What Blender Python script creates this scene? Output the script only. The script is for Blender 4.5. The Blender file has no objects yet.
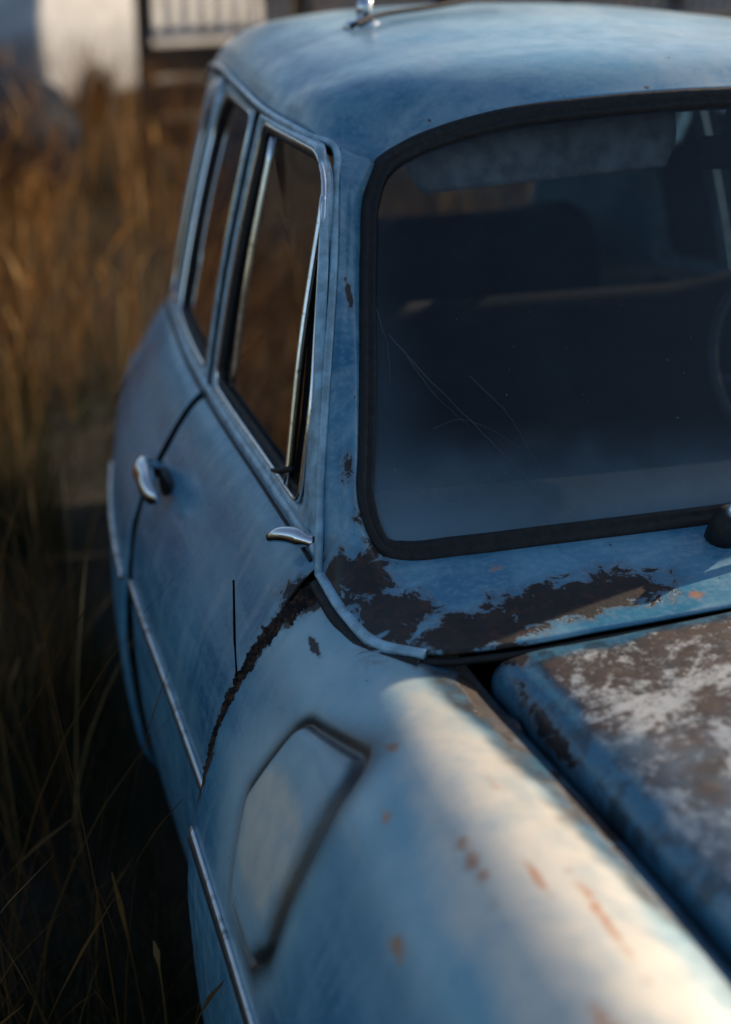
import bpy, bmesh, math, random
import numpy as np
from mathutils import Vector, Matrix, noise
random.seed(3); rng=np.random.default_rng(5)
scene=bpy.context.scene
scene.view_settings.view_transform='Standard'; scene.view_settings.look='None'; scene.view_settings.exposure=0
R=math.radians
# ---------------------------------------------------------------- node helpers
class NT:
    def __init__(s,name):
        s.m=bpy.data.materials.new(name); s.m.use_nodes=True; s.t=s.m.node_tree
        s.t.nodes.clear(); s.out=s.t.nodes.new('ShaderNodeOutputMaterial')
        s.tc=s.t.nodes.new('ShaderNodeTexCoord'); s.P=s.tc.outputs['Object']
    def n(s,ty,**kw):
        nd=s.t.nodes.new(ty)
        for k,v in kw.items(): setattr(nd,k,v)
        return nd
    def put(s,sock,v):
        if isinstance(v,bpy.types.NodeSocket): s.t.links.new(v,sock)
        elif v is not None:
            if sock.type=='RGBA' and len(v)==3: v=(*v,1)
            sock.default_value=v
    def noise(s,scale,detail=4,rough=.55,vec=None,dist=0):
        nd=s.n('ShaderNodeTexNoise'); s.put(nd.inputs['Vector'],vec or s.P)
        nd.inputs['Scale'].default_value=scale; nd.inputs['Detail'].default_value=detail
        nd.inputs['Roughness'].default_value=rough; nd.inputs['Distortion'].default_value=dist
        return nd.outputs['Fac']
    def math(s,op,a,b=None,clamp=False):
        nd=s.n('ShaderNodeMath',operation=op,use_clamp=clamp); s.put(nd.inputs[0],a)
        if b is not None: s.put(nd.inputs[1],b)
        return nd.outputs[0]
    def vmath(s,op,a,b=None):
        nd=s.n('ShaderNodeVectorMath',operation=op); s.put(nd.inputs[0],a)
        if b is not None: s.put(nd.inputs[1],b)
        return nd.outputs['Value'] if op in('LENGTH','DISTANCE','DOT_PRODUCT') else nd.outputs[0]
    def ramp(s,f,a,b,lo=0.,hi=1.):
        nd=s.n('ShaderNodeMapRange',interpolation_type='SMOOTHSTEP')
        s.put(nd.inputs[0],f)
        for i,v in zip((1,2,3,4),(a,b,lo,hi)): nd.inputs[i].default_value=v
        return nd.outputs[0]
    def mix(s,f,a,b,blend='MIX'):
        nd=s.n('ShaderNodeMix',data_type='RGBA',blend_type=blend); s.put(nd.inputs[0],f)
        s.put(nd.inputs[6],a); s.put(nd.inputs[7],b); return nd.outputs[2]
    def sep(s,v=None):
        nd=s.n('ShaderNodeSeparateXYZ'); s.put(nd.inputs[0],v or s.P); return nd.outputs
    def scalev(s,v,sc):
        return s.vmath('MULTIPLY',v,sc)
    def blobs(s,lst,vec=None):
        cur=None
        for c,r in lst:
            d=s.vmath('SUBTRACT',vec or s.P,c)
            d=s.vmath('MULTIPLY',d,(1/r[0],1/r[1],1/r[2]))
            v=s.math('SUBTRACT',1.,s.vmath('LENGTH',d))
            cur=v if cur is None else s.math('MAXIMUM',cur,v)
        return cur
    def bsdf(s,col,rough=.5,metal=0,bump=None,bstr=.3,bdist=.002,spec=None,coat=None,coatr=.1,trans=None):
        b=s.n('ShaderNodeBsdfPrincipled'); s.put(b.inputs['Base Color'],col); s.put(b.inputs['Roughness'],rough)
        s.put(b.inputs['Metallic'],metal)
        if spec is not None: s.put(b.inputs['Specular IOR Level'],spec)
        if coat is not None: s.put(b.inputs['Coat Weight'],coat); s.put(b.inputs['Coat Roughness'],coatr)
        if bump is not None:
            bp=s.n('ShaderNodeBump'); bp.inputs['Strength'].default_value=bstr; bp.inputs['Distance'].default_value=bdist
            s.put(bp.inputs['Height'],bump); s.put(b.inputs['Normal'],bp.outputs[0])
        return b.outputs[0]
    def done(s,sh):
        s.t.links.new(sh,s.out.inputs[0]); return s.m
def simple(name,col,rough=.5,metal=0,nscale=20,var=.25,bstr=.1,coat=None,spec=None):
    n=NT(name); f=n.noise(nscale,5)
    c2=tuple(c*(1-var) for c in col); c3=tuple(min(1,c*(1+var)) for c in col)
    c=n.mix(n.ramp(f,.3,.7),c2,c3)
    r=n.ramp(n.noise(nscale*2.3,4),.3,.7,max(0,rough-.1),min(1,rough+.1))
    return n.done(n.bsdf(c,r,metal,bump=f,bstr=bstr,coat=coat,spec=spec))

RUST=[((-.80,.0,.84),(.16,.022,.22)),((-.73,-.01,.935),(.07,.045,.05)),((-.665,-.05,.96),(.07,.10,.07)),
 ((-.655,-.14,.95),(.07,.10,.05)),((-.56,-.205,.955),(.17,.06,.05)),((-.44,-.19,.97),(.17,.06,.07)),((-.39,-.19,.97),(.13,.06,.07)),
 ((-.56,-.27,.955),(.06,.03,.03)),((-.60,-.33,.912),(.025,.12,.05)),((-.9,.03,.35),(.05,.05,.35)),((-.87,-.0,.70),(.05,.03,.12)),
 ((-.655,.03,1.04),(.014,.05,.08)),((-.745,-.115,.915),(.006,.035,.02)),((-.575,-.55,.905),(.018,.14,.03)),
 ((-.556,-.45,.93),(.010,.16,.03)),((-.61,.19,1.25),(.007,.02,.07))]
ORANGE=[((-.722,-.60,.925),(.014,.085,.03)),((-.645,-.73,.935),(.010,.11,.03)),((-.70,-.86,.935),(.02,.06,.03)),((-.765,-.47,.90),(.012,.02,.02)),
 ((-.50,-.10,.985),(.02,.012,.02)),((-.285,-.235,.98),(.015,.02,.02)),((-.66,-.50,.925),(.010,.05,.02)),((-.84,-.36,.70),(.03,.03,.04)),
 ((-.73,-.38,.925),(.010,.02,.02)),((-.80,-.62,.86),(.014,.03,.03)),((-.68,-.66,.935),(.008,.05,.02))]
def paint(name,cream=None,hood=False,roof=False):
    n=NT(name)
    ax=n.n('ShaderNodeCombineXYZ'); sx=n.sep(); n.put(ax.inputs[0],n.math('MULTIPLY',n.math('ABSOLUTE',sx[0]),-1.)); n.put(ax.inputs[1],sx[1]); n.put(ax.inputs[2],sx[2])
    A=ax.outputs[0]
    big=n.noise(2.6,6,.6); mid=n.noise(14,6,.6); fine=n.noise(120,4,.6); streak=n.noise(9,5,.6,vec=n.scalev(n.P,(1,.35,3)))
    runs=n.noise(26,6,.65,vec=n.scalev(n.P,(.3,1,.12)))
    c=n.mix(n.ramp(big,.38,.66),(.020,.170,.305),(.080,.305,.455))
    c=n.mix(n.math('MULTIPLY',n.ramp(streak,.40,.70),.50),c,(.20,.43,.55))
    c=n.mix(n.math('MULTIPLY',n.ramp(runs,.48,.68),.38),c,(.32,.50,.58))
    c=n.mix(n.math('MULTIPLY',n.ramp(fine,.42,.8),.38),c,(.36,.52,.60))
    if roof:
        c=n.mix(n.math('MULTIPLY',n.ramp(n.noise(6,7,.65),.36,.66),.65),c,(.32,.47,.55))
        c=n.mix(n.math('MULTIPLY',n.ramp(n.noise(7,6,.7,vec=n.scalev(n.P,(1,.25,1))),.50,.66),.45),c,(.48,.58,.62))
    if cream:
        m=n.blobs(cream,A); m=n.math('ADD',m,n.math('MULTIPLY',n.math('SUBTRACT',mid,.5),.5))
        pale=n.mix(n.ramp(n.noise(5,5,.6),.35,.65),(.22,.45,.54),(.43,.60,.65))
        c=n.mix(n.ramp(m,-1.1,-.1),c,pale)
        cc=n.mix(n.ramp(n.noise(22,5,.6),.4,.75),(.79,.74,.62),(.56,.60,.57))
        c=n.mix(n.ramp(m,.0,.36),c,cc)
        ln=n.math('ADD',n.math('ADD',n.math('MULTIPLY',n.math('ABSOLUTE',sx[0]),-1.),n.math('MULTIPLY',sx[1],.16)),n.math('MULTIPLY',n.math('SUBTRACT',mid,.5),.06))
        inn=n.ramp(ln,-.712,-.680)
        inner_tone=n.mix(n.ramp(n.noise(17,7,.7),.42,.62),(.026,.13,.22),(.045,.040,.038))  # darker blue mottling on the fender slope beside the hood gap
        c=n.mix(n.math('MULTIPLY',inn,.96),c,inner_tone)
    rust_col=n.mix(n.ramp(n.noise(60,5,.7),.44,.72),(.008,.005,.005),(.065,.027,.015))
    if hood:
        axx=n.math('ABSOLUTE',sx[0])
        edge=n.ramp(n.math('ADD',axx,n.math('MULTIPLY',n.math('SUBTRACT',mid,.5),.05)),.515,.532,1,0)
        eb=n.ramp(n.math('ADD',sx[1],n.math('MULTIPLY',n.math('SUBTRACT',mid,.5),.05)),-.310,-.295,1,0)
        edge=n.math('MULTIPLY',edge,eb)
        c=n.mix(.45,c,(.020,.075,.12))
        c=n.mix(n.math('MULTIPLY',n.ramp(n.noise(21,7,.7),.45,.6),.75),c,(.035,.038,.042))
        l1=n.noise(11,9,.75,dist=.5); l2=n.noise(75,7,.75)
        li=n.math('ADD',n.math('MULTIPLY',l1,.68),n.math('MULTIPLY',l2,.32))
        brown=n.mix(n.ramp(n.noise(24,6,.7),.4,.65),(.040,.030,.027),(.095,.058,.042))
        top=n.mix(n.ramp(li,.425,.525),(.56,.57,.55),brown)
        top=n.mix(n.ramp(n.noise(36,7,.7),.59,.69),top,(.62,.63,.62))
        top=n.mix(n.math('MULTIPLY',n.ramp(n.noise(5,4,.6),.48,.64),.55),top,(.12,.22,.30))
        c=n.mix(edge,c,top)
    o=n.math('ADD',n.blobs(ORANGE,A),n.math('MULTIPLY',n.math('SUBTRACT',n.noise(45,6,.7),.5),2.6))
    c=n.mix(n.math('MULTIPLY',n.ramp(o,.2,.9),.8),c,(.58,.24,.09))
    sp=n.ramp(n.noise(52,3,.5),.735,.76)
    c=n.mix(n.math('MULTIPLY',sp,.85),c,(.07,.035,.02))
    rb=n.math('ADD',n.blobs(RUST,A),n.math('MULTIPLY',n.math('SUBTRACT',n.noise(26,9,.7,dist=.5),.5),2.4))
    halo=n.ramp(rb,.0,.42); c=n.mix(n.math('MULTIPLY',halo,.45),c,(.15,.10,.08))
    rm=n.ramp(rb,.32,.41); c=n.mix(rm,c,rust_col)
    at=n.n('ShaderNodeAttribute',attribute_name='groove'); g=at.outputs['Fac']
    c=n.mix(n.math('MULTIPLY',g,.93),c,(.026,.016,.012))
    rough=n.ramp(n.noise(30,5),.3,.7,.27,.46)
    rough=n.math('ADD',rough,n.math('MULTIPLY',rm,.4),clamp=True)
    h=n.math('ADD',n.math('MULTIPLY',fine,.15),n.math('MULTIPLY',rm,-1.2)); h=n.math('ADD',h,n.math('MULTIPLY',n.math('MULTIPLY',rm,n.noise(160,5,.7)),1.4))
    if hood: h=n.math('ADD',h,n.math('MULTIPLY',n.math('MULTIPLY',edge,li),2.5)); rough=n.math('ADD',rough,n.math('MULTIPLY',edge,.25),clamp=True)
    return n.done(n.bsdf(c,rough,0,bump=h,bstr=.45,bdist=.0018,spec=.6,coat=.4,coatr=.18))
CREAM_SUN=[((-.69,-1.0,.94),(.105,.80,.11)),((-.68,-.75,.94),(.10,.55,.09)),((-.86,-.29,.80),(.05,.13,.14))]  # paler crown: faded paint, with the sunlit look put into the colour
M_body=paint('faded_blue_paint'); M_roof=paint('faded_roof_paint',roof=True)
M_fender=paint('fender_paint',cream=CREAM_SUN); M_hood=paint('hood_paint',hood=True)
n=NT('chrome'); M_chrome=n.done(n.bsdf(n.mix(n.ramp(n.noise(60,5),.6,.75),(.85,.86,.87),(.40,.36,.32)),n.ramp(n.noise(90,4),.4,.75,.07,.25),1.0))
n=NT('dull_trim'); M_trim=n.done(n.bsdf(n.mix(n.ramp(n.noise(40,5),.5,.7),(.75,.78,.80),(.28,.28,.28)),.30,.9))
M_lip=simple('pale_lip_paint',(.32,.52,.63),.32,0,40,.3,.1,.4)
M_rubber=simple('black_rubber',(.011,.010,.010),.62,0,70,.4,.4)
M_black=simple('black_cavity',(.004,.004,.004),.95,spec=.1)
M_inter=simple('interior_vinyl',(.015,.015,.017),.6,0,40)
M_seat=simple('seat_cloth',(.028,.026,.025),.85,0,60)
M_liner=simple('headliner_cloth',(.20,.19,.17),.9,0,30)
M_visor=simple('visor_vinyl',(.58,.56,.53),.7,0,30,.35)
M_tyre=simple('tyre_rubber',(.02,.02,.02),.8)
n=NT('rust_flakes'); f=n.noise(70,7,.7)
M_rust=n.done(n.bsdf(n.mix(n.ramp(f,.46,.66),(.009,.006,.006),(.13,.06,.032)),.9,0,bump=f,bstr=1,bdist=.004))
def glassmat(name,tint,dust_lo,dust_hi,front=False):
    n=NT(name); s=n.sep()
    tr=n.n('ShaderNodeBsdfTransparent'); tr.inputs[0].default_value=(*tint,1)
    gl=n.n('ShaderNodeBsdfGlossy'); gl.inputs['Roughness'].default_value=.03; gl.inputs[0].default_value=(1,1,1,1)
    fr=n.n('ShaderNodeFresnel'); fr.inputs[0].default_value=1.5
    mx=n.n('ShaderNodeMixShader'); n.put(mx.inputs[0],n.math('MULTIPLY',fr.outputs[0],1.1,clamp=True)); n.put(mx.inputs[1],tr.outputs[0]); n.put(mx.inputs[2],gl.outputs[0])
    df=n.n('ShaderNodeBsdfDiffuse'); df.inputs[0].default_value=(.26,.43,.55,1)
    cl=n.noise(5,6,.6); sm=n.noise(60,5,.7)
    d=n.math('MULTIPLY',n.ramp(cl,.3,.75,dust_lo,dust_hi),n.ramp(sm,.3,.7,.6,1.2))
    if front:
        low_haze=n.ramp(n.math('ADD',s[2],n.math('MULTIPLY',cl,.14)),1.06,1.20,.42,0.)  # dust plus a blue reflection haze painted in toward the windscreen bottom
        d=n.math('ADD',d,low_haze)
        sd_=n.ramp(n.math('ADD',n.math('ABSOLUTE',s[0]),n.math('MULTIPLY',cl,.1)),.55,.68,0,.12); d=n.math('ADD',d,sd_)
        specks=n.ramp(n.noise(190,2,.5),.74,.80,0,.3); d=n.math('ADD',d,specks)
    m2=n.n('ShaderNodeMixShader'); n.put(m2.inputs[0],n.math('MULTIPLY',d,1.,clamp=True)); n.put(m2.inputs[1],mx.outputs[0]); n.put(m2.inputs[2],df.outputs[0])
    return n.done(m2.outputs[0])
M_ws=glassmat('windscreen_glass',(.52,.58,.62),.0,.025,True)
M_glass=glassmat('side_glass',(.38,.40,.39),.01,.05)
# ---------------------------------------------------------------- geometry helpers
car=bpy.data.objects.new('vintage_car',None); scene.collection.objects.link(car)
def obj(name,verts,faces,mat,parent=car,mirror=False,smooth=True,solid=0,attr=None,bevel=0):
    me=bpy.data.meshes.new(name); me.from_pydata([tuple(v) for v in verts],[],faces); me.update()
    if smooth: me.polygons.foreach_set('use_smooth',[True]*len(me.polygons))
    if mat: me.materials.append(mat)
    if attr is not None:
        a=me.attributes.new('groove','FLOAT','POINT'); a.data.foreach_set('value',np.asarray(attr,dtype=np.float32).ravel())
    o=bpy.data.objects.new(name,me); scene.collection.objects.link(o); o.parent=parent
    if bevel:
        m=o.modifiers.new('b','BEVEL'); m.width=bevel; m.segments=3
    if mirror: o.modifiers.new('m','MIRROR')
    if solid:
        m=o.modifiers.new('s','SOLIDIFY'); m.thickness=solid; m.offset=0
    return o
def herm(kn,vals,q):
    kn=np.asarray(kn,float); vals=np.asarray(vals,float); n=len(kn); h=np.diff(kn)
    d=np.diff(vals,axis=0)/h.reshape(-1,*[1]*(vals.ndim-1)); m=np.zeros_like(vals)
    m[0]=d[0]; m[-1]=d[-1]
    for i in range(1,n-1): m[i]=(d[i]*h[i-1]+d[i-1]*h[i])/(h[i-1]+h[i])
    q=np.asarray(q,float); i=np.clip(np.searchsorted(kn,q,side='right')-1,0,n-2)
    hh=h[i]; t=(q-kn[i])/hh; sh=(-1,)+(1,)*(vals.ndim-1)
    t_=t.reshape(sh); H=hh.reshape(sh)
    return (2*t_**3-3*t_**2+1)*vals[i]+(t_**3-2*t_**2+t_)*H*m[i]+(-2*t_**3+3*t_**2)*vals[i+1]+(t_**3-t_**2)*H*m[i+1]
def chord(rows):
    c=np.linalg.norm(np.diff(rows,axis=1),axis=2).mean(0); k=np.concatenate([[0],np.cumsum(c)]); return k/k[-1]
def loft(rows,nu,vk=None,vs=None,nv=20):
    rows=np.asarray(rows,float); uk=chord(rows)
    if vk is None: vk=chord(rows.transpose(1,0,2)); vs=np.linspace(0,1,nv)
    a=herm(vk,rows,vs); us=np.linspace(0,1,nu) if np.isscalar(nu) else nu
    return herm(uk,a.transpose(1,0,2),us).transpose(1,0,2)
def gridfaces(nv,nu,mask=None,closed=False):
    F=[]
    for j in range(nv-1):
        for i in range(nu-1 if not closed else nu):
            i2=(i+1)%nu
            if mask is None or mask(j,i): F.append((j*nu+i,j*nu+i2,(j+1)*nu+i2,(j+1)*nu+i))
    return F
def gobj(name,g,mat,mask=None,closed=False,**kw):
    nv,nu=g.shape[:2]; return obj(name,g.reshape(-1,3).tolist(),gridfaces(nv,nu,mask,closed),mat,**kw)
def dense(path,n,closed=False):
    p=np.asarray(path,float)
    k=np.concatenate([[0],np.cumsum(np.linalg.norm(np.diff(p,axis=0),axis=1))])
    return herm(k,p,np.linspace(0,k[-1],n))
def tube(name,path,rad,mat,closed=False,segs=10,flat=1.0,upv=(0,0,1),**kw):
    p=np.asarray(path,float); n=len(p); rad=np.broadcast_to(np.asarray(rad,float),(n,))
    V=[];F=[]
    for i in range(n):
        a=p[(i-1)%n] if closed or i>0 else p[i]; b=p[(i+1)%n] if closed or i<n-1 else p[i]
        t=Vector(b-a).normalized(); up=Vector(upv)
        s=t.cross(up)
        if s.length<1e-3: s=t.cross(Vector((1,0,0)))
        s.normalize(); w=s.cross(t)
        for k in range(segs):
            an=2*math.pi*k/segs; V.append(Vector(p[i])+s*math.cos(an)*rad[i]*flat+w*math.sin(an)*rad[i])
    m=n if closed else n-1
    for i in range(m):
        for k in range(segs):
            j=(i+1)%n; F.append((i*segs+k,i*segs+(k+1)%segs,j*segs+(k+1)%segs,j*segs+k))
    if not closed: F.append(tuple(range(segs))[::-1]); F.append(tuple((n-1)*segs+k for k in range(segs)))
    return obj(name,V,F,mat,**kw)
def box(name,c,s,mat,parent=car,bevel=.01,rot=None,**kw):
    V=[Vector((x*s[0]/2,y*s[1]/2,z*s[2]/2)) for x in(-1,1) for y in(-1,1) for z in(-1,1)]
    if rot: V=[Matrix.Rotation(rot[1],3,rot[0])@v for v in V]
    V=[v+Vector(c) for v in V]
    F=[(0,1,3,2),(4,6,7,5),(0,4,5,1),(2,3,7,6),(0,2,6,4),(1,5,7,3)]
    return obj(name,V,F,mat,parent,smooth=False,bevel=bevel,**kw)
# ---------------------------------------------------------------- car body definition
fk=[-.2,.3,.7,.95,1.2,1.5,1.8,2.2,2.5,2.8]; fv=[1,1,1,.99,.965,.915,.85,.76,.69,.61]
f_=lambda y: float(herm(fk,np.array(fv),[min(max(y,-.2),2.8)])[0])
SEC=np.array([(.70,.972),(.722,.960),(.75,.928),(.783,.875),(.82,.812),(.848,.731),(.862,.634),(.866,.53),(.862,.42),(.852,.32),(.832,.23),(.80,.185)])
ys=np.array([0,.3,.6,.9,1.2,1.5,1.8,2.1,2.4,2.65,2.8])
dk=[1.2,1.4,1.6,1.8,2.2,2.5,2.8]; dvv=np.array([0,-.012,-.045,-.09,-.19,-.29,-.42])
def drop(y): return 0. if y<=1.2 else float(herm(dk,dvv,[min(y,2.8)])[0])
def zd(y,z): return z+drop(y)*max(0,(z-.185)/.787)
rows=np.array([[(-x*f_(y),y,zd(y,z)) for x,z in SEC] for y in ys])
def bulge(y,z):
    return .022*min(1,max(0,(.80-z)/.3))*math.exp(-((y-.78)/.5)**2) if y>.765 else 0.
def side(name,y0,y1,n):
    vs=np.linspace(y0,y1,n); g=loft(rows,90,ys,vs)
    for j in range(n):
        e=min(abs(vs[j]-y0),abs(vs[j]-y1)); g[j,:,0]+= .010*math.exp(-(e/.005)**2)
        if vs[j]>.765:
            for i in range(90): g[j,i,0]-=bulge(vs[j],g[j,i,2])
        elif vs[j]>.6:
            for i in range(90): 
                w=(vs[j]-.6)/.16; g[j,i,1]-=.010*w*min(1,max(0,(.85-g[j,i,2])/.4))
    def mask(j,i):
        y,z=g[j,i,1],g[j,i,2]; return (y-1.95)**2+(z-.33)**2>.36**2
    return gobj(name,g,M_body,mask,mirror=True,solid=.003)
side('front_door',.008,.762,180); side('rear_door',.778,1.40,130); side('rear_quarter_panel',1.408,2.8,150)
def sx(y,z):
    z0=.185+(z-.185)/(1+drop(y)/.787) if y>1.2 else z
    return -float(np.interp(z0,SEC[::-1,1],SEC[::-1,0]))*f_(y)-bulge(y,z)
# ---- front fender
FY=[-1.86,-1.4,-.8,-.25,0.]
FS=[[(.46,.72),(.5,.76),(.56,.79),(.62,.795),(.68,.78),(.73,.74),(.77,.69),(.8,.63),(.81,.57),(.81,.5),(.8,.38),(.78,.22)],
[(.50,.80),(.54,.85),(.6,.885),(.66,.895),(.72,.88),(.775,.84),(.82,.78),(.855,.7),(.875,.62),(.885,.54),(.88,.38),(.86,.2)],
[(.541,.892),(.570,.910),(.622,.930),(.68,.938),(.735,.92),(.785,.88),(.83,.81),(.868,.73),(.892,.634),(.903,.55),(.9,.38),(.885,.2)],
[(.576,.905),(.602,.920),(.65,.934),(.70,.934),(.745,.91),(.785,.873),(.825,.81),(.862,.73),(.888,.634),(.9,.55),(.9,.38),(.885,.2)],
[(.576,.900),(.602,.914),(.65,.928),(.70,.938),(.745,.912),(.78,.875),(.82,.815),(.858,.731),(.885,.634),(.9,.55),(.9,.38),(.885,.2)]]
FR=np.array([[(-x,y,z) for x,z in s] for y,s in zip(FY,FS)])
vs=np.concatenate([np.linspace(-1.86,-.5,110)[:-1],np.linspace(-.5,-.004,190)])
g=loft(FR,300,FY,vs)
poly=np.array([(-.215,.872),(-.378,.908),(-.402,.70),(-.355,.648),(-.235,.648),(-.180,.76)])
RND=.030
ins=[]
for i in range(len(poly)):
    a=poly[i-1];b=poly[i];c=poly[(i+1)%len(poly)]
    u=(a-b)/np.linalg.norm(a-b); v=(c-b)/np.linalg.norm(c-b); bi=(u+v)/np.linalg.norm(u+v)
    sn=abs(u[0]*bi[1]-u[1]*bi[0]); ins.append(b+bi*RND/sn)
poly=np.array(ins)
def sdp(py,pz):
    d=np.full(py.shape,1e9); inside=np.zeros(py.shape,bool); N=len(poly)
    for i in range(N):
        a=poly[i]; b=poly[(i+1)%N]; e=b-a; wy=py-a[0]; wz=pz-a[1]
        t=np.clip((wy*e[0]+wz*e[1])/(e@e),0,1); d=np.minimum(d,np.hypot(wy-t*e[0],wz-t*e[1]))
        c=((a[1]>pz)!=(b[1]>pz))&(py<(b[0]-a[0])*(pz-a[1])/(b[1]-a[1]+1e-12)+a[0]); inside^=c
    return np.where(inside,-d,d)-RND
sd2=sdp(g[...,1],g[...,2])
nrm=np.cross(np.gradient(g,axis=0),np.gradient(g,axis=1)); nrm/=np.linalg.norm(nrm,axis=2,keepdims=True)
nrm*=np.where(nrm[...,0:1]>0,-1,1)
gro=np.exp(-(sd2/.0065)**2); 
front_=np.clip((-.26-g[...,1])/.12,0,1)
grime=np.exp(-((sd2-.004)/(.012+.010*front_))**2)*(.50+.45*front_)
g=g+nrm*( -.010*gro[...,None] + (.005*(1/(1+np.exp(np.clip(sd2/.006,-30,30)))))[...,None])
at=np.clip(gro*1.1+grime,0,1)
for j in range(len(vs)):
    if vs[j]>-.03:
        for i in range(g.shape[1]):
            w=(vs[j]+.03)/.03; p=g[j,i]
            g[j,i,1]-=w*.010*max(0,noise.noise(Vector((p[0]*40,0,p[2]*40)))+.3)
gg=g
def mask(j,i):
    y,z=gg[j,i,1],gg[j,i,2]; return (y+.86)**2+(z-.33)**2>.37**2
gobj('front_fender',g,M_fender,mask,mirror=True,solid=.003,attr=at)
def fx(y,z):
    r=herm(FY,FR,[y])[0]; return float(np.interp(z,r[4:][::-1,2],r[4:][::-1,0]))
for nm,cy,rr in (('front_arch_lip',-.86,.37),('rear_arch_lip',1.95,.36)):
    P=[]
    for a in np.linspace(-.15,math.pi+.15,40):
        y=cy+rr*math.cos(a); z=.33+rr*math.sin(a); P.append((fx(y,z) if cy<0 else sx(y,z),y,z))
    tube(nm,P,.009,M_body,mirror=True)
S0=FR[-1]; bk=[[(p[0]*.975,y,p[2]-.014) for p in S0] for y in(-.05,0,.05)]
g=loft(bk,60,[-.05,0,.05],np.linspace(-.05,.05,5)); gobj('fender_gap_backing',g,M_black,mirror=True)
for nm,y in(('door_gap_backing',.771),('rear_gap_backing',1.404)):
    g=loft([[(-x*.975*f_(yy),yy,zd(yy,z)-.010) for x,z in SEC] for yy in(y-.04,y,y+.04)],60,[0,.5,1],np.linspace(0,1,3)); gobj(nm,g,M_black,mirror=True)
P=[(-np.interp(z,SEC[::-1,1],SEC[::-1,0])+.004,.769-.008*min(1,max(0,(.85-z)/.4)),z) for z in np.linspace(.20,.965,50)]
tube('door_weatherstrip',P,.0095,M_black,mirror=True)
S=dense([(-.690,0,.952),(-.70,0,.95),(-.745,0,.918),(-.782,0,.879),(-.823,0,.817),(-.858,0,.733),(-.872,0,.68)],220)
V=[];nw=18
for k,p in enumerate(S):
    a=S[min(k+1,219)]-S[max(k-1,0)]; nn=np.array([-(a[2]),0,a[0]]); nn/=np.linalg.norm(nn); nn*= -1 if nn[0]>0 else 1
    taper=(1.4 if k<50 else max(.35,1.4-(k-50)/150))
    for i in range(nw):
        w=(i/(nw-1)-.5)*2
        wid=(.018+.014*noise.noise(Vector((k*.11,0 if w<0 else 7,1)))+.006*noise.noise(Vector((k*.5,0 if w<0 else 7,5))))*taper
        h=.004*(1-abs(w))+.008*noise.noise(Vector((k*.22,i*.7,3)))-.002-.008*abs(w)**6
        V.append(p+nn*h+np.array([0,w*wid-.004,0]))
obj('rust_seam',V,gridfaces(220,nw),M_rust,mirror=True)
# ---- cowl + A pillar frame
O=np.array([(0,-.275,.978),(-.2,-.272,.974),(-.42,-.265,.963),(-.56,-.25,.951),(-.635,-.225,.944),(-.678,-.18,.941),(-.695,-.10,.943),(-.702,0,.957),(-.685,.05,1.05),(-.66,.11,1.158),(-.615,.22,1.333),(-.594,.285,1.41),(-.578,.335,1.452)])
W=np.array([(0,-.10,1.005),(-.157,-.092,1.0),(-.4,-.07,.99),(-.53,-.052,.982),(-.60,-.039,.979),(-.628,-.028,.985),(-.642,-.012,1.005),(-.651,.012,1.05),(-.636,.06,1.106),(-.613,.131,1.188),(-.576,.25,1.325),(-.556,.30,1.390),(-.532,.322,1.430)])
cenv=np.array([0,.05,1.25])
Mid=(O+W)/2
for i in range(len(Mid)):
    k=i/12; Mid[i]+= np.array([-.004,-.006,.0])*min(1,k*1.6)+np.array([0,0,-.004 if i<7 else 0.003])
Wd=W+(cenv-W)*.01+np.array([0,.012,-.006])
g=loft([O,Mid,W,Wd],200,[0,.5,1,1.1],np.linspace(0,1.1,24)); gobj('cowl_and_pillar',g,M_body,mirror=True,solid=.004)
L=dense(O[4:8]+np.array([-.003,0,-.001]),40)
tube('cowl_lip',L,.0060,M_lip,mirror=True,flat=1.4); tube('cowl_gutter',L+np.array([-.010,-.008,-.010]),.008,M_rubber,mirror=True)
L=dense(O[0:6]+np.array([0,-.004,-.010]),60); tube('cowl_front_edge',L,.005,M_rubber,mirror=True)
# ---- roof
rx=[(.578,.532,.492,.44,.375,.25,.12,0),(.592,.565,.52,.455,.38,.25,.12,0),(.600,.582,.54,.47,.38,.25,.12,0),(.572,.554,.515,.45,.37,.25,.12,0),(.522,.505,.47,.42,.35,.24,.12,0),(.475,.46,.43,.385,.32,.22,.11,0),(.445,.43,.40,.36,.30,.21,.10,0)]
ry=[(.335,.322,.304,.279,.254,.225,.207,.2),(.42,.40,.38,.35,.32,.29,.27,.265),(.62,.62,.61,.60,.59,.58,.57,.57),(1.0,)*8,(1.4,)*8,(1.75,)*8,(1.95,1.955,1.96,1.965,1.97,1.975,1.98,1.98)]
rz=[(1.452,1.430,1.461,1.485,1.504,1.520,1.528,1.53),(1.46,1.483,1.507,1.527,1.540,1.551,1.556,1.558),(1.466,1.495,1.525,1.549,1.565,1.578,1.583,1.585),(1.472,1.502,1.533,1.557,1.573,1.586,1.592,1.594),(1.467,1.497,1.527,1.549,1.563,1.576,1.581,1.583),(1.44,1.467,1.494,1.514,1.526,1.536,1.541,1.543),(1.40,1.42,1.445,1.465,1.475,1.483,1.487,1.488)]
RR=np.array([[(-x,y,z) for x,y,z in zip(a,b,c)] for a,b,c in zip(rx,ry,rz)])
Rk=[0,.08,.3,.68,1.08,1.43,1.63]
g=loft(RR,80,Rk,np.linspace(0,1.63,150)); gobj('roof',g,M_roof,mirror=True,solid=.003)
gl=g[6:].copy(); gl[...,2]-=.028; gl[...,0]*=.97; gobj('headliner',gl,M_liner,mirror=True)
edge=np.vstack([O[7:],RR[1:,0]]); 
L=dense(edge+np.array([-.006,0,-.002]),160); tube('drip_rail',L,.0058,M_lip,mirror=True)
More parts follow.
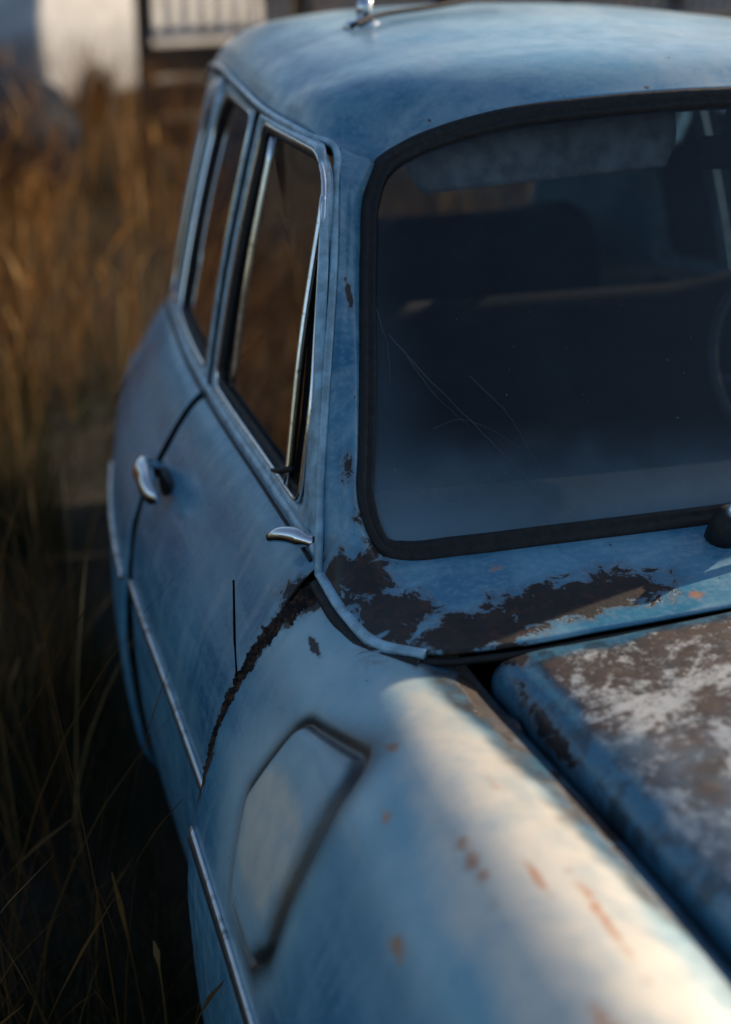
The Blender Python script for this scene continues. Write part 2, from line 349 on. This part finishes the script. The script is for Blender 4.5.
L2=dense(edge+np.array([-.003,.008,-.011]),160); tube('drip_rail_seal',L2,.0065,M_rubber,mirror=True)
# ---- windscreen loop
top=RR[0,1:]
half=np.vstack([W[:-1],top])
hd=dense(half,110)
loop=np.vstack([hd,(hd[1:-1]*np.array([-1,1,1]))[::-1]])
def S_(x,z):
    kz=(z-1.0)/.53; return (-.1+.17*x*x)*(1-kz)+(.2+.35*x*x)*kz
cx,cz=0.,1.27
def ring(off,push):
    d=np.stack([loop[:,0]-cx,loop[:,2]-cz],1)
    t=np.roll(d,-1,0)-np.roll(d,1,0); nn=np.stack([-t[:,1],t[:,0]],1); nn/=np.linalg.norm(nn,axis=1,keepdims=True)
    nn*=np.where((nn*d).sum(1)>0,-1,1)[:,None]
    for _ in range(3): nn=(np.roll(nn,1,0)+nn*2+np.roll(nn,-1,0))/4
    q=d+nn*off; x=q[:,0]+cx; z=q[:,1]+cz
    y=S_(x,z)+(loop[:,1]-S_(loop[:,0],loop[:,2]))
    out=np.stack([x,y,z],1); return out+np.array([0,-.85,.5])*push
rg=np.stack([ring(-.004,-.004),ring(-.002,.004),ring(.004,.007),ring(.010,.006),ring(.013,.003),ring(.016,.006),ring(.021,.005),ring(.024,-.004)])
gobj('windscreen_rubber_seal',rg,M_rubber,closed=True)
inner=ring(.019,0.0); N=len(inner); V=[];F=[]
for k in range(1,13):
    w=k/12
    x=inner[:,0]*w; z=cz+(inner[:,2]-cz)*w
    y=S_(x,z)+w**4*(inner[:,1]-S_(inner[:,0],inner[:,2])); V+=np.stack([x,y,z],1).tolist()
V.append((0,S_(0,cz),cz))
F=gridfaces(12,N,closed=True)+[(len(V)-1,i,(i+1)%N) for i in range(N)]
obj('windscreen_glass',V,F,M_ws)
M_scr=simple('glass_scratch',(.18,.22,.26),.6)
def scr(pts,r=.00028):
    q=dense([(x,0,z) for x,z in pts],24); q[:,0]+=rng.normal(0,.0007,24); q[:,1]=[S_(a,b)-.0016 for a,b in zip(q[:,0],q[:,2])]
    tube('glass_scratch',q,np.linspace(r,r*.3,24),M_scr,segs=5)
scr([(-.575,1.24),(-.545,1.20),(-.50,1.15),(-.455,1.10),(-.42,1.06)]); scr([(-.56,1.22),(-.53,1.17),(-.49,1.13)],.00022)
scr([(-.585,1.27),(-.58,1.22),(-.585,1.18)],.00022); scr([(-.54,1.13),(-.50,1.14),(-.47,1.13),(-.43,1.105)],.0002)
scr([(-.48,1.19),(-.44,1.145),(-.41,1.08)],.0002)
# ---- hood
HY=[-1.86,-1.4,-.8,-.5,-.285]
HS=[[(0,.80),(.2,.79),(.33,.77),(.41,.745),(.435,.735),(.445,.72),(.445,.70)],
[(0,.93),(.2,.92),(.36,.90),(.455,.868),(.48,.855),(.49,.835),(.49,.81)],
[(0,.985),(.2,.978),(.40,.955),(.497,.936),(.516,.926),(.526,.912),(.528,.865)],
[(0,.988),(.2,.981),(.41,.960),(.515,.944),(.534,.936),(.545,.922),(.547,.873)],
[(0,.985),(.2,.979),(.42,.962),(.533,.948),(.552,.941),(.562,.928),(.564,.88)]]
HR=[[(-x,y,z) for x,z in s] for y,s in zip(HY,HS)]
g=loft(HR,140,HY,np.linspace(-1.86,-.285,180))
for j in range(180):
    w=max(0,(g[j,0,1]+.295)/.010); g[j,:,2]-=.004*w*w
    w=max(0,(g[j,0,1]+.40)/.115); g[j,:,1]+=.024*w*np.abs(g[j,:,0]/.56)**5
gobj('hood',g,M_hood,mirror=True,solid=.004)
P=[(-.571,-.24,.880),(-.556,-.5,.875),(-.535,-.8,.862),(-.495,-1.4,.80),(-.452,-1.86,.69)]
tube('hood_gap_shade',dense(P,60),.014,M_black,mirror=True)  # black strip that paints the hood's edge shadow into the gap
box('engine_bay_cavity',(0,-.95,.52),(1.0,1.7,.6),M_black,bevel=0)
# ---- side greenhouse
Tk=[0,.35,.7,1.0,1.4,1.75,1.95]; Tv=np.array([.604,.606,.603,.572,.524,.474,.444])
def G(y,z,off=0):
    k=(z-.97)/.485; t=float(herm(Tk,Tv,[min(max(y,0),1.95)])[0]); b=.70*f_(y)
    return (-(b*(1-k)+t*k)-.008*math.sin(math.pi*min(max(k,0),1))-off, y, z+drop(y)*max(0,1-k))
def roundp(pts,r,seg=6,sub=8):
    out=[];n=len(pts);pts=[np.array(p,float) for p in pts]; r=r if hasattr(r,'__len__') else [r]*n
    cor=[]
    for i in range(n):
        a=pts[i-1];b=pts[i];c=pts[(i+1)%n]; u=(a-b);v=(c-b); lu=np.linalg.norm(u);lv=np.linalg.norm(v)
        rr=min(r[i],lu*.45,lv*.45); p0=b+u/lu*rr;p1=b+v/lv*rr
        cor.append([(1-t)**2*p0+2*t*(1-t)*b+t*t*p1 for t in np.linspace(0,1,seg)])
    for i in range(n):
        out+=cor[i]; a=cor[i][-1]; b=cor[(i+1)%n][0]
        out+=[a+(b-a)*t for t in np.linspace(0,1,sub+2)[1:-1]]
    return np.array(out)
def window(name,inn,out,ri=.03,ro=.012,chrome=.004):
    A=roundp(inn,ri); B=roundp(out,ro)
    rings=[]
    for k,off in zip(np.linspace(0,1,7),(-.010,.002,.005,.006,.005,.002,-.005)):
        q=A*(1-k)+B*k; rings.append([G(y,z,off) for y,z in q])
    gobj(name+'_frame',np.array(rings),M_lip,closed=True,mirror=True,solid=.003)
    tube(name+'_chrome',[G(y,z,.003) for y,z in A],chrome,M_chrome,closed=True,mirror=True)
    c=A.mean(0); Ai=c+(A-c)*.96
    tube(name+'_seal',[G(y,z,-.004) for y,z in Ai],.0065,M_rubber,closed=True,mirror=True)
    V=[G(y,z,-.008) for y,z in A]; V.append(G(c[0],c[1],-.008)); n=len(A)
    obj(name+'_glass',V,[(n,i,(i+1)%n) for i in range(n)],M_glass,mirror=True)
window('front_door_window',[(.135,1.0),(.142,1.15),(.205,1.30),(.275,1.42),(.335,1.448),(.670,1.448),(.715,1.0)],
  [(.025,.972),(.105,1.14),(.20,1.31),(.275,1.415),(.335,1.458),(.730,1.460),(.757,.972)],[.03,.06,.1,.05,.03,.03,.03])
window('rear_door_window',[(.815,1.0),(.79,1.445),(1.20,1.438),(1.27,1.38),(1.23,1.0)],
  [(.780,.972),(.756,1.462),(1.24,1.458),(1.32,1.40),(1.280,.972)],[.025,.03,.06,.05,.03])
window('quarter_window',[(1.325,1.0),(1.36,1.36),(1.40,1.425),(1.53,1.36),(1.52,1.0)],
  [(1.29,.972),(1.33,1.41),(1.39,1.455),(1.60,1.43),(1.60,.972)],[.02,.02,.03,.04,.03])
tube('door_post_gap',dense([G(y,z,-.001) for y,z in((.769,.975),(.757,1.2),(.743,1.455))],20),.0085,M_black,mirror=True)
dv=[(.205,1.005),(.232,1.20),(.262,1.40)]
tube('vent_divider',dense([G(y,z,.004) for y,z in dv],20),.0048,M_chrome,mirror=True)
tube('vent_divider_inner',dense([G(y+.016,z,.000) for y,z in dv],20),.0038,M_chrome,mirror=True)
tube('vent_divider_seal',dense([G(y+.008,z,-.002) for y,z in dv],20),.006,M_rubber,mirror=True)
tube('vent_latch',[G(.19,1.035,.002),G(.215,1.022,.012),G(.26,1.008,.012)],[.004,.005,.003],M_rubber,mirror=True)
tube('window_channel',dense([G(.640,z,-.012) for z in(1.0,1.2,1.44)],10),.008,M_chrome,mirror=True)
L=dense([(G(y,.978)[0]-.004,y,.978+drop(y)) for y in np.linspace(.02,1.62,20)],120); tube('belt_trim',L,.0085,M_lip,mirror=True,flat=.9)
L=dense([(G(y,.978)[0]-.0145,y,.969+drop(y)) for y in np.linspace(.02,1.62,20)],120); tube('belt_seal',L,.0028,M_rubber,mirror=True)
# C pillar, rear glass, trunk
base=[(-.70*f_(y),y,.972+drop(y)) for y in(1.60,1.75,1.95,2.2)]; topc=[(RR[4,0]*.45+RR[5,0]*.55),RR[5,0],(RR[5,0]+RR[6,0])/2,RR[6,0]]
topc[0]=np.array([-.497,1.60,1.452])
b=np.array(base); t=np.array(topc); b[3,0]+=.03
g=loft([b,b*.66+t*.34+np.array([-.008,0,0]),b*.34+t*.66+np.array([-.008,0,0]),t],20,nv=24); gobj('rear_pillar',g,M_body,mirror=True,solid=.003)
e0=b[3];e1=t[3]
rows_=[]
for k in np.linspace(0,1,5):
    e=e0*(1-k)+e1*k; rows_.append([e,(e[0]*.6,e[1]+.05,e[2]+.02+.03*k),(0,e[1]+.07,e[2]+.03+.055*k)])
g=loft(rows_,16,nv=20); gobj('rear_window_glass',g,M_glass,mirror=True)
gobj('rear_window_seal',np.stack([g[:,0],g[:,1]]),M_rubber,mirror=True)
rows_=[[(-.70*f_(y),y,.972+drop(y)),(-.45*f_(y),y+.02,.992+drop(y)),(0,y+.04,1.0+drop(y))] for y in(2.18,2.4,2.65,2.8)]
g=loft(rows_,20,nv=20); gobj('trunk_lid',g,M_body,mirror=True)
rows_=[[(-SEC[i,0]*f_(2.8)*k,2.8+.06*(1-k),zd(2.8,SEC[i,1])) for k in(1,.6,0)] for i in range(12)]
g=loft(rows_,14,nv=30); gobj('rear_panel',g,M_body,mirror=True)
box('cabin_floor',(0,.95,.27),(1.45,2.1,.06),M_inter); box('firewall',(0,-.10,.6),(1.25,.04,.60),M_black,bevel=0)
for s in(-1,1):
    box('inner_door_panel',(s*.655,.42,.64),(.04,.78,.64),M_inter,bevel=.015); box('inner_door_panel_rear',(s*.60,1.2,.62),(.04,.7,.60),M_inter,bevel=.015)
ds=[(.02,.94),(.06,.975),(.14,.985),(.21,.955),(.225,.88),(.20,.78),(.12,.72)]
g=loft([[(x,y+.10*abs(x)**2,z) for y,z in ds] for x in(-.60,-.3,0,.3,.60)],30,nv=20); gobj('dashboard',g,M_inter)
g=loft([[(x,y,z-.06*x*x) for y,z in((-.09,.925),(-.04,.94),(.07,.965))] for x in(-.58,-.3,0,.3,.58)],8,nv=10); gobj('dash_shelf',g,M_inter)
C0=Vector((.30,.40,1.03)); ax=Vector((0,.75,-.55)).normalized(); u=Vector((1,0,0)); v=ax.cross(u)
M_wheel=simple('steering_wheel_plastic',(.10,.10,.10),.4)
tube('steering_wheel',[C0+u*math.cos(a)*.2+v*math.sin(a)*.2 for a in np.linspace(0,2*math.pi,48,endpoint=False)],.009,M_wheel,closed=True)
tube('steering_spokes',[C0-u*.2,C0,C0+u*.2],.007,M_wheel); tube('steering_column',[C0,C0-Vector((0,.3,0))+Vector((0,0,-.2))],.02,M_inter)
def seat(name,y,w):
    s=[(y-.48,.40),(y-.50,.50),(y-.42,.56),(y-.1,.54),(y-.0,.60),(y+.06,.80),(y+.12,1.02),(y+.16,1.06),(y+.21,1.03),(y+.20,.7),(y+.18,.36)]
    g=loft([[(x,a,b-(.03 if abs(x)>=w*.98 else 0)) for a,b in s] for x in(-w,-w*.93,-w*.5,0,w*.5,w*.93,w)],60,nv=40); gobj(name,g,M_seat)
seat('front_seat',.78,.6); seat('rear_seat',1.62,.52)
for s in(-1,1):
    g=loft([[(s*.47,.36,1.455),(s*.30,.315,1.490),(s*.08,.30,1.500)],[(s*.475,.345,1.415),(s*.30,.300,1.445),(s*.08,.285,1.455)],[(s*.455,.335,1.382),(s*.30,.290,1.400),(s*.10,.272,1.414)]],14,nv=10); gobj('sun_visor',g,M_visor,solid=.014)
tube('mirror_stem',[(0,.27,1.50),(0,.28,1.44)],.006,M_inter); box('interior_mirror',(.04,.28,1.43),(.17,.02,.05),M_inter)
# ---- exterior trims
tube('door_trim',[(sx(y,.625)-.004,y,.625) for y in np.linspace(.015,.750,60)],.0085,M_trim,mirror=True,flat=.6)
tube('rear_door_trim',[(sx(y,.625)-.004,y,.625) for y in np.linspace(.782,1.38,40)],.0085,M_trim,mirror=True,flat=.6)
tube('door_trim_dark_strip',[(sx(y,.610)-.002,y,.612) for y in np.linspace(.015,.750,60)],.005,M_rubber,mirror=True)  # black strip along the lower edge of the door trim
tube('fender_trim',[(fx(y,.60)-.004,y,.60) for y in np.linspace(-.50,-.012,40)],.0085,M_trim,mirror=True,flat=.6)
tube('fender_trim_seal',[(fx(y,.585)-.002,y,.586) for y in np.linspace(-.50,-.012,40)],.006,M_rubber,mirror=True)
hx=lambda y,z:sx(y,z)
P=dense([(hx(.70,.850)+.01,.715,.850),(hx(.70,.85)-.024,.710,.858),(hx(.68,.855)-.044,.685,.868),(hx(.64,.86)-.048,.640,.868),(hx(.60,.85)-.042,.595,.858),(hx(.59,.84)-.026,.575,.848)],30)
tube('door_handle',P,np.interp(np.linspace(0,1,30),[0,.12,.35,.75,.93,1],[.014,.017,.024,.023,.016,.004]),M_chrome,mirror=True,segs=20,flat=.7)
P=[(hx(.70,.85)+.002-(.006 if i in(1,2) else 0),.725-.12*i/3,.842) for i in range(4)]
tube('handle_recess_shade',dense(P,12),np.interp(np.linspace(0,1,12),[0,.15,.5,.85,1],[.004,.02,.024,.02,.004]),M_inter,mirror=True,segs=16,flat=.5)  # base coloured dark to stand in for the shaded recess behind the handle
tube('belt_trim_end_cap',dense([(-.752,.095,.975),(-.742,.085,.982),(-.725,.068,.986),(-.708,.05,.984),(-.700,.043,.982)],14),np.interp(np.linspace(0,1,14),[0,.2,.75,.8,1],[.006,.010,.014,.010,.010]),M_chrome,mirror=True,segs=16)
tube('antenna_stub',[(-.823,-.004,.815),(-.824,-.004,.88),(-.822,-.003,.965)],[.002,.0018,.0015],M_black)
# wiper
tube('wiper_pivot',[(-.190,-.128,.995),(-.190,-.138,1.020),(-.189,-.145,1.04)],[.024,.023,.016],M_rubber,segs=16)
tube('wiper_pivot_cap',[(-.189,-.146,1.034),(-.188,-.154,1.054)],[.014,.009],M_trim,segs=14)
tube('wiper_arm',dense([(-.190,-.150,1.04),(-.12,-.145,1.035),(.10,-.125,1.045),(.24,-.11,1.05)],20),.006,M_rubber)
tube('wiper_blade',dense([(-.02,-.118,1.035),(.2,-.11,1.05),(.42,-.08,1.045)],20),.006,M_rubber)
tube('roof_antenna_base',[(-.365,.93,1.566),(-.365,.93,1.582),(-.365,.93,1.588)],[.038,.031,.013],M_chrome,segs=20)
tube('roof_antenna_stem',[(-.365,.93,1.584),(-.363,.928,1.603),(-.360,.925,1.622)],[.011,.014,.012],M_chrome,segs=14)
tube('roof_antenna_rod',dense([(-.402,.875,1.578),(-.37,.90,1.587),(-.20,.99,1.603),(-.05,1.07,1.615)],20),.0045,M_rubber)
# nose, lamps, bumper, wheels
rows_=[[(-x,-1.86,z) for x,z in((.80,z_*1.),(.6,z_),(.3,z_),(0,z_))] for z_ in(.22,.45,.70)]
g=loft(rows_,16,nv=10); g[...,1]-=.03*(1-(g[...,0]/.8)**2); gobj('nose_panel',g,M_body,mirror=True)
for i,z in enumerate(np.linspace(.42,.66,7)): tube('grille_bar',[(-.36,-1.90,z),(.36,-1.90,z)],.008,M_chrome)
def disc(name,c,axis,prof,mat,segs=32,mirror=True):
    a=Vector(axis).normalized(); u=a.orthogonal().normalized(); v=a.cross(u); V=[]
    for d,r in prof:
        for k in range(segs):
            an=2*math.pi*k/segs; V.append(Vector(c)+a*d+u*math.cos(an)*r+v*math.sin(an)*r)
    F=gridfaces(len(prof),segs,closed=True); F=F+[tuple(range(segs)),tuple((len(prof)-1)*segs+k for k in range(segs))]
    return obj(name,V,F,mat,mirror=mirror)
disc('headlamp',(-.62,-1.88,.62),(0,-1,0),[(0,.11),(.03,.11),(.045,.10),(.05,.09),(.07,.05),(.075,.005)],M_chrome)
tube('front_bumper',dense([(-.88,-1.7,.38),(-.84,-1.93,.38),(-.5,-2.0,.38),(0,-2.02,.38),(.5,-2.0,.38),(.84,-1.93,.38),(.88,-1.7,.38)],60),.045,M_chrome,flat=.4)
tube('rear_bumper',dense([(-.52,2.75,.34),(-.48,2.9,.34),(0,2.98,.34),(.48,2.9,.34),(.52,2.75,.34)],60),.04,M_chrome,flat=.4)
for nm,y,x in(('front_wheel',-.86,-.84),('rear_wheel',1.95,-.66)):
    disc(nm+'_tyre',(x,y,.31),(-1,0,0),[(-.16,.20),(-.17,.28),(-.14,.312),(-.03,.312),(.0,.29),(.005,.20)],M_tyre)
    disc(nm+'_hubcap',(x,y,.31),(-1,0,0),[(-.01,.20),(.0,.19),(-.01,.14),(.02,.11),(.035,.06),(.04,.005)],M_chrome)
# ---------------------------------------------------------------- ground + grass
def ground_mat():
    n=NT('meadow_soil'); a=n.noise(1.2,8,.65); b=n.noise(18,6,.7)
    c=n.mix(n.ramp(a,.4,.62),(.018,.022,.010),(.045,.032,.018)); c=n.mix(n.ramp(b,.45,.7),c,(.016,.012,.008))
    return n.done(n.bsdf(c,.95,bump=b,bstr=.8,bdist=.03))
gs=np.concatenate([-np.geomspace(4,300,14)[::-1],np.linspace(-3.5,3.5,20),np.geomspace(4,300,14)])
V=[(x,y,0 if abs(x)<3 and abs(y)<4 else .12*noise.noise(Vector((x*.15,y*.15,0)))) for y in gs for x in gs]
obj('ground',V,gridfaces(len(gs),len(gs)),ground_mat(),parent=None)
def blademat(name,c1,c2,c3,tr=.45):
    n=NT(name); a=n.n('ShaderNodeAttribute',attribute_name='tint').outputs['Fac']
    c=n.mix(n.ramp(a,0,.6),c1,c2); c=n.mix(n.ramp(a,.6,1),c,c3)
    d=n.bsdf(c,.7,spec=.25); t=n.n('ShaderNodeBsdfTranslucent'); n.put(t.inputs[0],c)
    m=n.n('ShaderNodeMixShader'); m.inputs[0].default_value=tr; n.put(m.inputs[1],d); n.put(m.inputs[2],t.outputs[0]); return n.done(m.outputs[0])
def blades(name,bx,by,h,w,lean,mat,nseg=5,head=None):
    N=len(bx); az=rng.uniform(0,2*np.pi,N); wa=rng.uniform(0,np.pi,N)
    t=np.linspace(0,1,nseg+1)[None,:]
    H=h[:,None]; L=(lean*h)[:,None]
    px=bx[:,None]+np.cos(az)[:,None]*L*t**2; py=by[:,None]+np.sin(az)[:,None]*L*t**2
    pz=H*(t-.28*(lean[:,None])*t**2.5)-.02
    wid=w[:,None]*(1-t**1.5*.92)
    if head is not None:
        wid=wid+np.exp(-((t-.88)/.09)**2)*head[:,None]
    dx=np.cos(wa)[:,None]*wid/2; dy=np.sin(wa)[:,None]*wid/2
    A=np.stack([px-dx,py-dy,pz],2); B=np.stack([px+dx,py+dy,pz],2)
    V=np.stack([A,B],2).reshape(-1,3)
    base=(np.arange(N)*(nseg+1)*2)[:,None]+ (np.arange(nseg)*2)[None,:]
    F=np.stack([base,base+1,base+3,base+2],2).reshape(-1,4)
    me=bpy.data.meshes.new(name); me.vertices.add(len(V)); me.vertices.foreach_set('co',V.astype(np.float32).ravel())
    me.loops.add(F.size); me.loops.foreach_set('vertex_index',F.astype(np.int32).ravel())
    me.polygons.add(len(F)); me.polygons.foreach_set('loop_start',np.arange(0,F.size,4,dtype=np.int32))
    me.update(calc_edges=True); me.validate()
    patch=.5+.5*np.sin(bx*1.7+np.sin(by*1.1)*2)*np.sin(by*1.3+1+np.sin(bx*2.1))
    tint=np.clip(rng.random(N)**1.3*.75+patch*.35-.05,0,1)
    at=me.attributes.new('tint','FLOAT','POINT'); at.data.foreach_set('value',np.repeat(tint,(nseg+1)*2).astype(np.float32))
    me.materials.append(mat); o=bpy.data.objects.new(name,me); scene.collection.objects.link(o); return o
def scatter(n,x0,x1,y0,y1,thr=-.25,sc=1.):
    x=rng.uniform(x0,x1,n*3); y=rng.uniform(y0,y1,n*3)
    k=np.sin(x*3.1*sc+np.sin(y*2.3*sc)*1.7)*np.cos(y*2.7*sc+np.sin(x*1.9*sc)*2)+rng.normal(0,.35,n*3)
    m=k>thr
    m&=~((np.abs(x)<.86)&(y>-1.9)&(y<2.75))
    m&=~((np.abs(x+1.15)<.5)&(y<-.75)&(y>-2.3))
    return x[m][:n],y[m][:n]
MG=blademat('grass_green',(.014,.022,.009),(.036,.042,.016),(.13,.10,.045))
MD=blademat('grass_dry',(.070,.032,.011),(.25,.120,.036),(.74,.47,.20),.55)
xs=[];yy=[];hh=[];ww=[]
for n_,r,h0,h1 in((30000,(-2.6,-.84,-1.2,4),.08,.36),(18000,(-3,4,2.6,11),.12,.5),(6000,(-9,9,-6,24),.12,.45),(4000,(.84,3.5,-3,3),.1,.4)):
    a,b=scatter(n_,*r,thr=-.8); xs.append(a);yy.append(b);hh.append(rng.uniform(h0,h1,len(a))); ww.append(rng.uniform(.002,.0048,len(a)) if r[0]==-2.6 else rng.uniform(.003,.007,len(a)))
xs,yy,hh,ww=map(np.concatenate,(xs,yy,hh,ww))
blades('grass',xs,yy,hh,ww,rng.uniform(.1,.9,len(xs)),MG)
xs=[];yy=[];hh=[];ww=[];hd_=[]
for n_,r,h0,h1,w0,w1 in((900,(-2.0,-.93,-.3,1.6),.3,.72,.0014,.0034),(500,(-1.6,-.9,1.2,2.6),.4,.85,.0014,.003),(1700,(-2.5,-.7,2.6,6),.4,1.0,.002,.005),(4800,(-3,4,3.6,10),.45,1.15,.002,.006),(3500,(-9,9,8,22),.5,1.1,.003,.006),(1200,(-7,-2,-4,4),.3,.9,.002,.004),(1200,(1.2,6,-4,4),.3,.8,.002,.004)):
    a,b=scatter(n_,*r,thr=.1); xs.append(a);yy.append(b);hh.append(rng.uniform(h0,h1,len(a))); ww.append(rng.uniform(w0,w1,len(a))); hd_.append(rng.uniform(.5,2.8,len(a))*w1)
a=rng.uniform(-1.30,-1.0,90); b=rng.uniform(-.05,1.5,90); xs.append(a);yy.append(b);hh.append(rng.uniform(.55,1.05,90)); ww.append(rng.uniform(.002,.0036,90)); hd_.append(rng.uniform(.002,.006,90))
xs,yy,hh,ww,hd_=map(np.concatenate,(xs,yy,hh,ww,hd_))
blades('dry_grass',xs,yy,hh,ww,rng.uniform(.05,.5,len(xs)),MD,nseg=8,head=hd_*(rng.random(len(xs))>.4))
# ---------------------------------------------------------------- unseen tree ring added for reflections in the car (one mass)
V=[];F=[]
for k in range(70):
    a=2*math.pi*k/70+random.uniform(-.03,.03); r=random.uniform(38,52); cx_,cy_=r*math.sin(a),r*math.cos(a); H=random.uniform(5,9)
    b=len(V)
    for i in range(6):
        for z,rr in((0,.22),(H*.7,.08)): V.append((cx_+rr*math.cos(i*1.047),cy_+rr*math.sin(i*1.047),z))
    for i in range(6): F.append((b+2*i,b+2*((i+1)%6),b+2*((i+1)%6)+1,b+2*i+1))
    lobes=[(random.uniform(-1.6,1.6),random.uniform(-1.6,1.6),random.uniform(.3,1)*H,random.uniform(.9,1.9)) for _ in range(9)]
    for _ in range(420):
        lx,ly,lz,lr=random.choice(lobes); d=Vector((random.gauss(0,1),random.gauss(0,1),random.gauss(0,1))).normalized()*lr*random.uniform(.6,1.05)
        c=Vector((cx_+lx,cy_+ly,lz))+d; u=Vector((random.gauss(0,1),random.gauss(0,1),random.gauss(0,1))).normalized(); v=u.orthogonal().normalized(); s=random.uniform(.15,.38)
        b=len(V); V+= [c-u*s-v*s*.6,c+u*s-v*s*.6,c+u*s+v*s*.6,c-u*s+v*s*.6]; F.append((b,b+1,b+2,b+3))
MT=simple('foliage',(.045,.050,.022),.8,0,.5,.5)
obj('reflection_trees',V,F,MT,parent=None,smooth=False)
# ---------------------------------------------------------------- background vehicles and fence
def vehicle(name,loc,rotz,prof,wid,glassq,col,wheels,rough=.35,spec=.5):
    e=bpy.data.objects.new(name,None); scene.collection.objects.link(e); e.location=loc; e.rotation_euler=(0,0,rotz)
    m=simple(name+'_paint',col,rough,0,6,.15,.05,spec=spec)
    P=roundp(prof,.12,5,2); n=len(P); V=[]
    secs=[(-1,.94),(-.97,1.),(-.5,1.01),(0,1.015),(.5,1.01),(.97,1.),(1,.94)]
    c=P.mean(0)
    for s,k in secs:
        for y,z in P:
            tum=1-.14*max(0,(z-.9))/.6
            V.append((s*wid/2*tum,c[0]+(y-c[0])*k,c[1]+(z-c[1])*k))
    F=gridfaces(len(secs),n,closed=True)+[tuple(range(n)),tuple((len(secs)-1)*n+i for i in range(n))]
    obj('body',V,F,m,parent=e,solid=0)
    for q in glassq:
        for s in(-1,1):
            obj('window',[(s*(wid/2*(1-.14*max(0,z-.9)/.6)+.004),y,z) for y,z in q],[tuple(range(len(q)))],M_black,parent=e,smooth=False)
    for y in wheels:
        for s in(-1,1):
            V=[]
            for d,r in((0,.2),(0,.30),(.05,.32),(.15,.32),(.2,.30)):
                for i in range(24): V.append((s*(wid/2+.03-d),y+r*math.cos(i*math.pi/12),.32+r*math.sin(i*math.pi/12)))
            obj('wheel',V,gridfaces(5,24,closed=True)+[tuple(range(24))],M_tyre,parent=e)
    return e
car_prof=[(-2.1,.3),(-2.15,.65),(-1.9,.85),(-.95,.93),(-.45,1.40),(.9,1.42),(1.45,.95),(2.1,.88),(2.15,.35)]
van_prof=[(-2.2,.35),(-2.25,.9),(-2.1,1.15),(-1.7,1.95),(2.1,2.0),(2.2,.35)]
r_=R(-37); ex=Vector((math.sin(R(37)),math.cos(R(37)),0)); nx=Vector((math.cos(r_),math.sin(r_),0))
cpos=Vector((-.15,10.4,0))+ex*2.2-nx*.9
vehicle('white_van',cpos,r_,van_prof,1.8,[[(-1.75,1.25),(-1.5,1.8),(-.8,1.8),(-.8,1.25)]],(.52,.51,.49),(-1.4,1.4),.5)
vehicle('dark_blue_car',(-1.75,8.6,0),R(20),car_prof,1.7,[[(-.8,.97),(-.42,1.34),(.1,1.35),(.1,.97)],[(.2,.97),(.2,1.35),(.85,1.35),(1.25,.97)]],(.006,.010,.020),(-1.35,1.35),.75,.1)
fe=bpy.data.objects.new('wooden_fence',None); scene.collection.objects.link(fe)
MB=simple('weathered_boards',(.09,.05,.028),.8,0,9,.5); MP=simple('pale_pickets',(.17,.20,.24),.6,0,9,.4)
for i in range(8): box('post',(.4+i*1.2,8.6+i*.35,.65),(.1,.1,1.3),MB,parent=fe)
for z in(.35,.60,.85): box('board',(4.6,9.83,z),(8.8,.03,.2),MB,parent=fe,rot=('Z',math.atan(.35/1.2)))
box('rail',(4.6,9.80,1.03),(8.8,.05,.06),MP,parent=fe,rot=('Z',math.atan(.35/1.2)))
for i in range(70): box('picket',(.45+i*.125,8.6+i*.125*.2917,1.22),(.05,.02,.34),MP,parent=fe,bevel=.004)
# ---------------------------------------------------------------- light + camera
az=66;el=24
w=bpy.data.worlds.new('World'); scene.world=w; w.use_nodes=True; nt=w.node_tree
bg=nt.nodes['Background']; sk=nt.nodes.new('ShaderNodeTexSky'); sk.sky_type='NISHITA'; sk.sun_disc=False
sk.sun_elevation=R(el); sk.sun_rotation=R(az); nt.links.new(sk.outputs[0],bg.inputs[0]); bg.inputs[1].default_value=.14
D=Vector((math.sin(R(az))*math.cos(R(el)),math.cos(R(az))*math.cos(R(el)),math.sin(R(el))))
sl=bpy.data.lights.new('sun','SUN'); sl.energy=5.0; sl.angle=R(.5); sl.color=(1,.80,.58)
so=bpy.data.objects.new('sun',sl); scene.collection.objects.link(so); so.rotation_euler=D.to_track_quat('Z','Y').to_euler(); so.location=(10,5,10)
cam=bpy.data.cameras.new('camera'); co=bpy.data.objects.new('camera',cam); scene.collection.objects.link(co); scene.camera=co
ya,pi_=R(17),R(22.6)
fw=Vector((math.sin(ya)*math.cos(pi_),math.cos(ya)*math.cos(pi_),-math.sin(pi_))); rt=Vector((math.cos(ya),-math.sin(ya),0)); up=rt.cross(fw)
Mx=Matrix((rt,up,-fw)).transposed().to_4x4(); Mx.translation=Vector((-1.144,-1.637,1.75)); co.matrix_world=Mx
cam.sensor_fit='VERTICAL'; cam.sensor_height=36; cam.sensor_width=25.7; cam.lens=50; cam.clip_start=.05; cam.clip_end=1000
cam.dof.use_dof=True; cam.dof.focus_distance=1.86; cam.dof.aperture_fstop=1.7; cam.dof.aperture_blades=8
